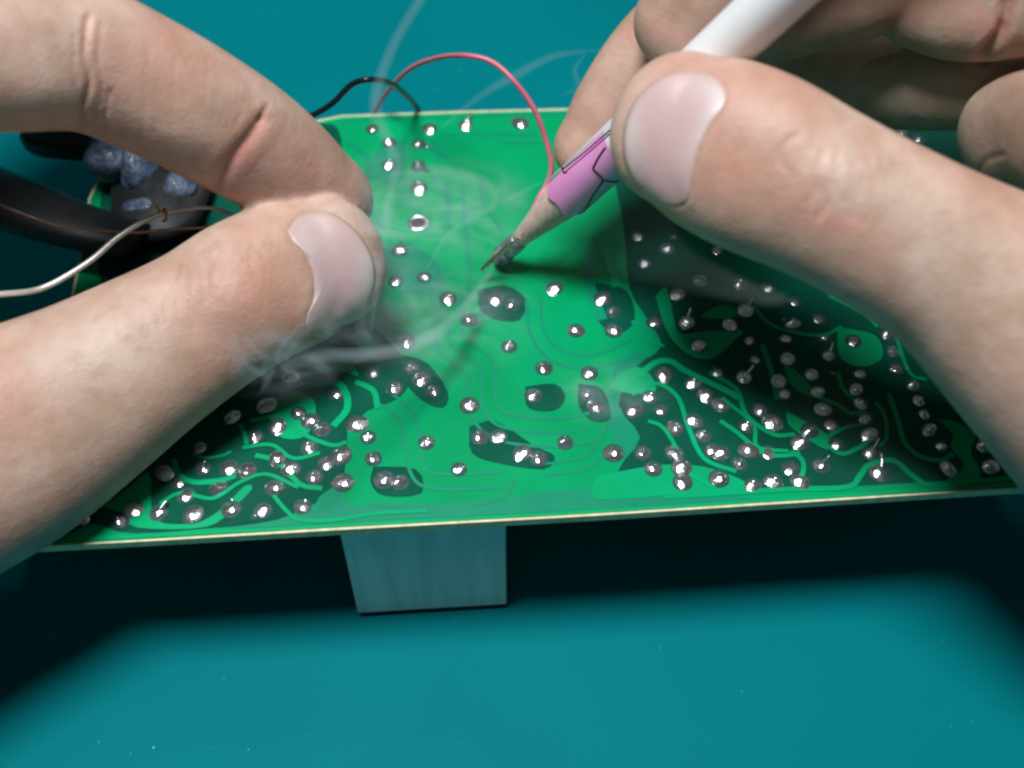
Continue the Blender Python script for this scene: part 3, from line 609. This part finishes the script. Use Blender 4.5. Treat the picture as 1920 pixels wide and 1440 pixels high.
# soldering tip: wire wound round the lead
tipc = [P0 + AX * (0.2 + .42 * i / 6.2) + 1.5 * min(1, .35 + i / 30) * (math.cos(i) * U + math.sin(i) * Wd) for i in np.arange(0, 50, .7)]
obj('wire_winding', *tube(tipc, .22, 7, 1), M['lead'], pen)
g0 = D(903, 506, 206); obj('tip_wire', *tube([g0, D(922, 488, 205), D(940, 472, 204), D(962, 455, 202), D(975, 446, 200)], [.3, .4, .4, .3, .25], 8, 5), M['brass'], pen)
obj('tip_sleeve', *lathe([(.35, -.3), (.8, 1.0), (1.35, 3.2), (1.65, 5.2), (1.55, s_len(58)), (1.2, s_len(60))], 28), M['lead'], pen)

# ---------------------------------------------------------------- wires
obj('red_wire', *tube([D(690, 250, 242), D(702, 212, 237), D(722, 178, 228), D(765, 132, 216), (D(815, 110, 206)), D(868, 104, 197), D(920, 115, 195), D(962, 150, 194), D(1000, 202, 195), D(1022, 258, 197), D(1034, 308, 198), D(1026, 345, 199), D(1008, 375, 199), D(992, 412, 200), D(982, 440, 201)], .43, 10, 8), M['redwire'],
    label='thin red wire arching from behind the board down to the pencil tip', cat='wire')
obj('black_wire', *tube([D(540, 235, 208), D(590, 214, 207), D(625, 192, 205), D(660, 158, 203), D(697, 149, 202), D(735, 158, 212), D(765, 182, 224), D(785, 208, 236), D(792, 240, 243)], .5, 10, 8), M['blackwire'],
    label='thin black wire arching from the index finger to the far edge of the board', cat='wire')
obj('tinned_wire', *tube([D(-120, 560, 178), D(0, 552, 181), D(80, 540, 184), D(165, 492, 186), D(225, 442, 188), D(290, 405, 189), D(340, 394, 190), D(400, 391, 190), D(480, 420, 190), D(560, 440, 190)], [.5, .5, .5, .5, .48, .42, .36, .33, .3, .3], 10, 8), M['tinned'],
    label='bright silver wire curving in from the left edge to the pinching fingers', cat='wire')
obj('copper_wire', *tube([D(-100, 340, 188), D(0, 384, 190), D(60, 408, 191), D(105, 423, 191.5), D(150, 428, 192), D(200, 433, 192), D(260, 436, 192), D(330, 430, 192), D(420, 425, 192)], .24, 8, 8), M['copper'],
    label='thin dull copper wire running left to right behind the silver wire', cat='wire')
obj('wire_twist', *tube([D(294, 386, 189), D(301, 398, 188.4), D(309, 392, 188.8), D(312, 410, 188.6), D(306, 415, 189)], .24, 8, 6), M['copper'],
    label='tiny copper wire twist hooked round the silver wire', cat='wire end')

# ---------------------------------------------------------------- dark things behind the left hand
obj('black_strap', *tube([Z(-420, 250, 32), Z(-120, 330, 30), Z(40, 388, 30), Z(150, 425, 30), Z(260, 455, 29.5)], [7.5, 7.2, 6.6, 5.6, 4.8], 20, 8, flat=.55), M['black'],
    label='thick black strap lying from the left edge onto the corner of the board', cat='strap')
lump = empty('dark_component', Z(270, 380, BT + .1), 'dark blue glossy component with rounded lumps on the board corner behind the fingers', 'component')
def blob(name, c, r, m, parent, sq=(1, 1, 1), seed=0):
    rs = np.random.RandomState(seed); V, Fc = [], []; nu, nv = 24, 14; ph = rs.rand(6) * 6
    for j in range(nv + 1):
        t = math.pi * j / nv
        for i in range(nu):
            a = 2 * math.pi * i / nu; q = np.array([math.sin(t) * math.cos(a), math.sin(t) * math.sin(a), math.cos(t)])
            k = 1 + .10 * math.sin(3 * q[0] + ph[0]) + .08 * math.sin(4 * q[1] + ph[1]) + .06 * math.sin(5 * q[2] + ph[2])
            V.append(c + q * r * k * np.array(sq))
    for j in range(nv):
        for i in range(nu): Fc.append((j * nu + i, j * nu + (i + 1) % nu, (j + 1) * nu + (i + 1) % nu, (j + 1) * nu + i))
    return obj(name, V, Fc, m, parent)
blob('component_lump', Z(218, 292, 31), 4.4, M['gloss'], lump, (1.25, 1, .9), 1)
blob('component_lump', Z(262, 318, 30), 3.8, M['gloss'], lump, (1, 1, 1), 2)
blob('component_lump', Z(338, 350, 29), 3.0, M['gloss'], lump, (1, 1, .9), 3)
blob('component_lump', Z(268, 390, 28), 3.0, M['gloss'], lump, (1.1, 1, .8), 4)
blob('component_body', Z(300, 370, 27.5), 8, M['black'], lump, (1.2, 1.1, .35), 5)
blob('component_body', Z(130, 262, 30), 6, M['black'], lump, (1.3, .7, .6), 6)

# ---------------------------------------------------------------- smoke
def smoke_mat(dens):
    m = bpy.data.materials.new('smoke'); m.use_nodes = True; nt = m.node_tree; nt.nodes.clear()
    o = nt.nodes.new('ShaderNodeOutputMaterial'); v = nt.nodes.new('ShaderNodeVolumePrincipled')
    v.inputs['Color'].default_value = (0.74, 0.92, 1.0, 1); v.inputs['Density'].default_value = dens; v.inputs['Anisotropy'].default_value = -0.55
    nt.links.new(v.outputs[0], o.inputs['Volume']); return m
WISPS = [  # points (px, py, depth), radii px, density weight: thin threads of smoke
    ([(925, 500, 203), (900, 540, 200), (850, 600, 192), (770, 650, 184), (680, 665, 176), (590, 668, 168), (520, 700, 164), (470, 690, 162), (440, 640, 161)], [5, 10, 14, 16, 16, 14, 12, 8, 3], 0),
    ([(540, 700, 163), (520, 675, 162), (535, 640, 162), (575, 600, 163), (590, 560, 164), (620, 520, 165)], [3, 7, 9, 7, 5, 2], 0),
    ([(430, 640, 161), (470, 672, 161.5), (500, 668, 162), (530, 690, 163)], [2, 5, 5, 2], 0),
    ([(500, 716, 163), (520, 680, 163), (552, 640, 163), (600, 560, 164), (640, 500, 165)], [8, 12, 13, 10, 3], 0),
    ([(455, 622, 162), (480, 655, 162.5), (515, 680, 163), (556, 700, 165), (590, 700, 166)], [3, 7, 10, 7, 2], 0),
    ([(735, 440, 190), (722, 390, 186), (748, 350, 184), (800, 320, 186), (870, 330, 190), (920, 350, 192), (925, 390, 193), (890, 400, 194)], [4, 8, 12, 14, 14, 12, 9, 4], 1),
    ([(808, 490, 192), (840, 440, 193), (890, 405, 194), (960, 370, 195), (1020, 340, 195)], [5, 8, 9, 8, 3], 0),
    ([(700, 590, 180), (712, 500, 182), (725, 410, 182), (740, 300, 184), (704, 200, 186), (735, 90, 190), (800, -20, 194), (840, -90, 196)], [6, 12, 12, 14, 15, 12, 12, 10], 1),
    ([(845, 225, 190), (900, 180, 190), (960, 145, 191), (1040, 105, 192), (1130, 93, 193)], [5, 8, 11, 8, 3], 1),
    ([(1060, 175, 190), (1085, 165, 190), (1078, 130, 191), (1095, 105, 192)], [3, 7, 6, 3], 1)]
for dk, dens in ((0, 36), (1, 26)):
    base_ = None
    for lev, fr in enumerate((1.0, .68, .38)):
        V, Fc = [], []
        for pts, rad, kk in WISPS:
            if kk != dk: continue
            P = [D(*p) for p in pts]; P = [P[0] * 1.6 - P[1] * .6] + P + [P[-1] * 1.6 - P[-2] * .6]
            dd = [pts[0][2]] + [p[2] for p in pts] + [pts[-1][2]]
            r_ = [max(q * fr, .6) / F * d_ for q, d_ in zip([.6] + list(rad) + [.6], dd)]
            v, f = tube(P, r_, 12, 8); Fc += [tuple(i + len(V) for i in q) for q in f]; V += list(v)
        o = obj('smoke' if lev == 0 else 'smoke_core', V, Fc, smoke_mat(dens), base_, origin=np.mean(V, 0), kind='stuff')
        if lev == 0:
            base_ = o; o['label'] = ('thin white smoke threads drifting from the pencil tip over the left thumb', 'faint pale smoke trails rising past the left fingers and the wires')[dk]; o['category'] = 'smoke'
def puff_mat(rad, dens, seed, stretch):
    m = bpy.data.materials.new('smoke_puff'); m.use_nodes = True; nt = m.node_tree; nt.nodes.clear(); N = nt.nodes.new; Lk = nt.links.new
    o = N('ShaderNodeOutputMaterial'); v = N('ShaderNodeVolumePrincipled'); v.inputs['Color'].default_value = (0.74, 0.92, 1.0, 1); v.inputs['Anisotropy'].default_value = -0.55
    tc = N('ShaderNodeTexCoord'); mp = N('ShaderNodeMapping'); mp.inputs['Scale'].default_value = [1 / (r_ * MM) for r_ in rad]; Lk(tc.outputs['Object'], mp.inputs[0])
    ln = N('ShaderNodeVectorMath'); ln.operation = 'LENGTH'; Lk(mp.outputs[0], ln.inputs[0])
    fo = N('ShaderNodeMapRange'); fo.interpolation_type = 'SMOOTHSTEP'; fo.inputs[1].default_value = .15; fo.inputs[2].default_value = .95; fo.inputs[3].default_value = 1; fo.inputs[4].default_value = 0; Lk(ln.outputs['Value'], fo.inputs[0])
    mp2 = N('ShaderNodeMapping'); mp2.inputs['Location'].default_value = (seed, seed * 2, 0); mp2.inputs['Rotation'].default_value = (0, 0, stretch); mp2.inputs['Scale'].default_value = (60, 190, 90); Lk(tc.outputs['Object'], mp2.inputs[0])
    nz = N('ShaderNodeTexNoise'); nz.inputs['Scale'].default_value = 1.0; nz.inputs['Detail'].default_value = 3; nz.inputs['Distortion'].default_value = 3.0; Lk(mp2.outputs[0], nz.inputs[0])
    r2 = N('ShaderNodeMapRange'); r2.inputs[1].default_value = .47; r2.inputs[2].default_value = .70; Lk(nz.outputs[0], r2.inputs[0])
    a = N('ShaderNodeMath'); a.operation = 'MULTIPLY'; Lk(fo.outputs[0], a.inputs[0]); Lk(r2.outputs[0], a.inputs[1])
    b = N('ShaderNodeMath'); b.operation = 'MULTIPLY'; b.inputs[1].default_value = dens; Lk(a.outputs[0], b.inputs[0]); Lk(b.outputs[0], v.inputs['Density'])
    Lk(v.outputs[0], o.inputs['Volume']); return m
for k, (c, rad, dens, st, lb) in enumerate([
        (D(545, 655, 164), (12, 10, 5), 62, -.9, 'white smoke puff curling at the lower corner of the left thumbnail'),
        (D(850, 400, 190), (17, 13, 7), 95, .7, 'pale smoke puff above the board between the left index finger and the pencil'),
        (D(800, 600, 182), (20, 15, 7), 60, .3, 'soft veil of smoke over the middle of the board below the pencil tip'),
        (D(730, 400, 184), (8, 20, 8), 80, 1.4, 'tall faint smoke plume beside the left index fingertip'),
        (D(1150, 740, 192), (11, 8, 5), 60, .5, 'small smoke wisp low over the right half of the board')]):
    V, Fc = [], []; nu, nv = 24, 14
    for j in range(nv + 1):
        for i in range(nu):
            t = math.pi * (j + .01) / (nv + .02); a = 2 * math.pi * i / nu; V.append(c + np.array(rad) * [math.sin(t) * math.cos(a), math.sin(t) * math.sin(a), math.cos(t)])
    for j in range(nv):
        for i in range(nu): Fc.append((j * nu + i, j * nu + (i + 1) % nu, (j + 1) * nu + (i + 1) % nu, (j + 1) * nu + i))
    Fc += [tuple(range(nu)), tuple(nv * nu + i for i in range(nu))]
    obj('smoke', V, Fc, puff_mat(rad, dens, k * 3.1, st), None, lb, 'smoke', 'smoke puffs over the board', 'stuff', origin=c)
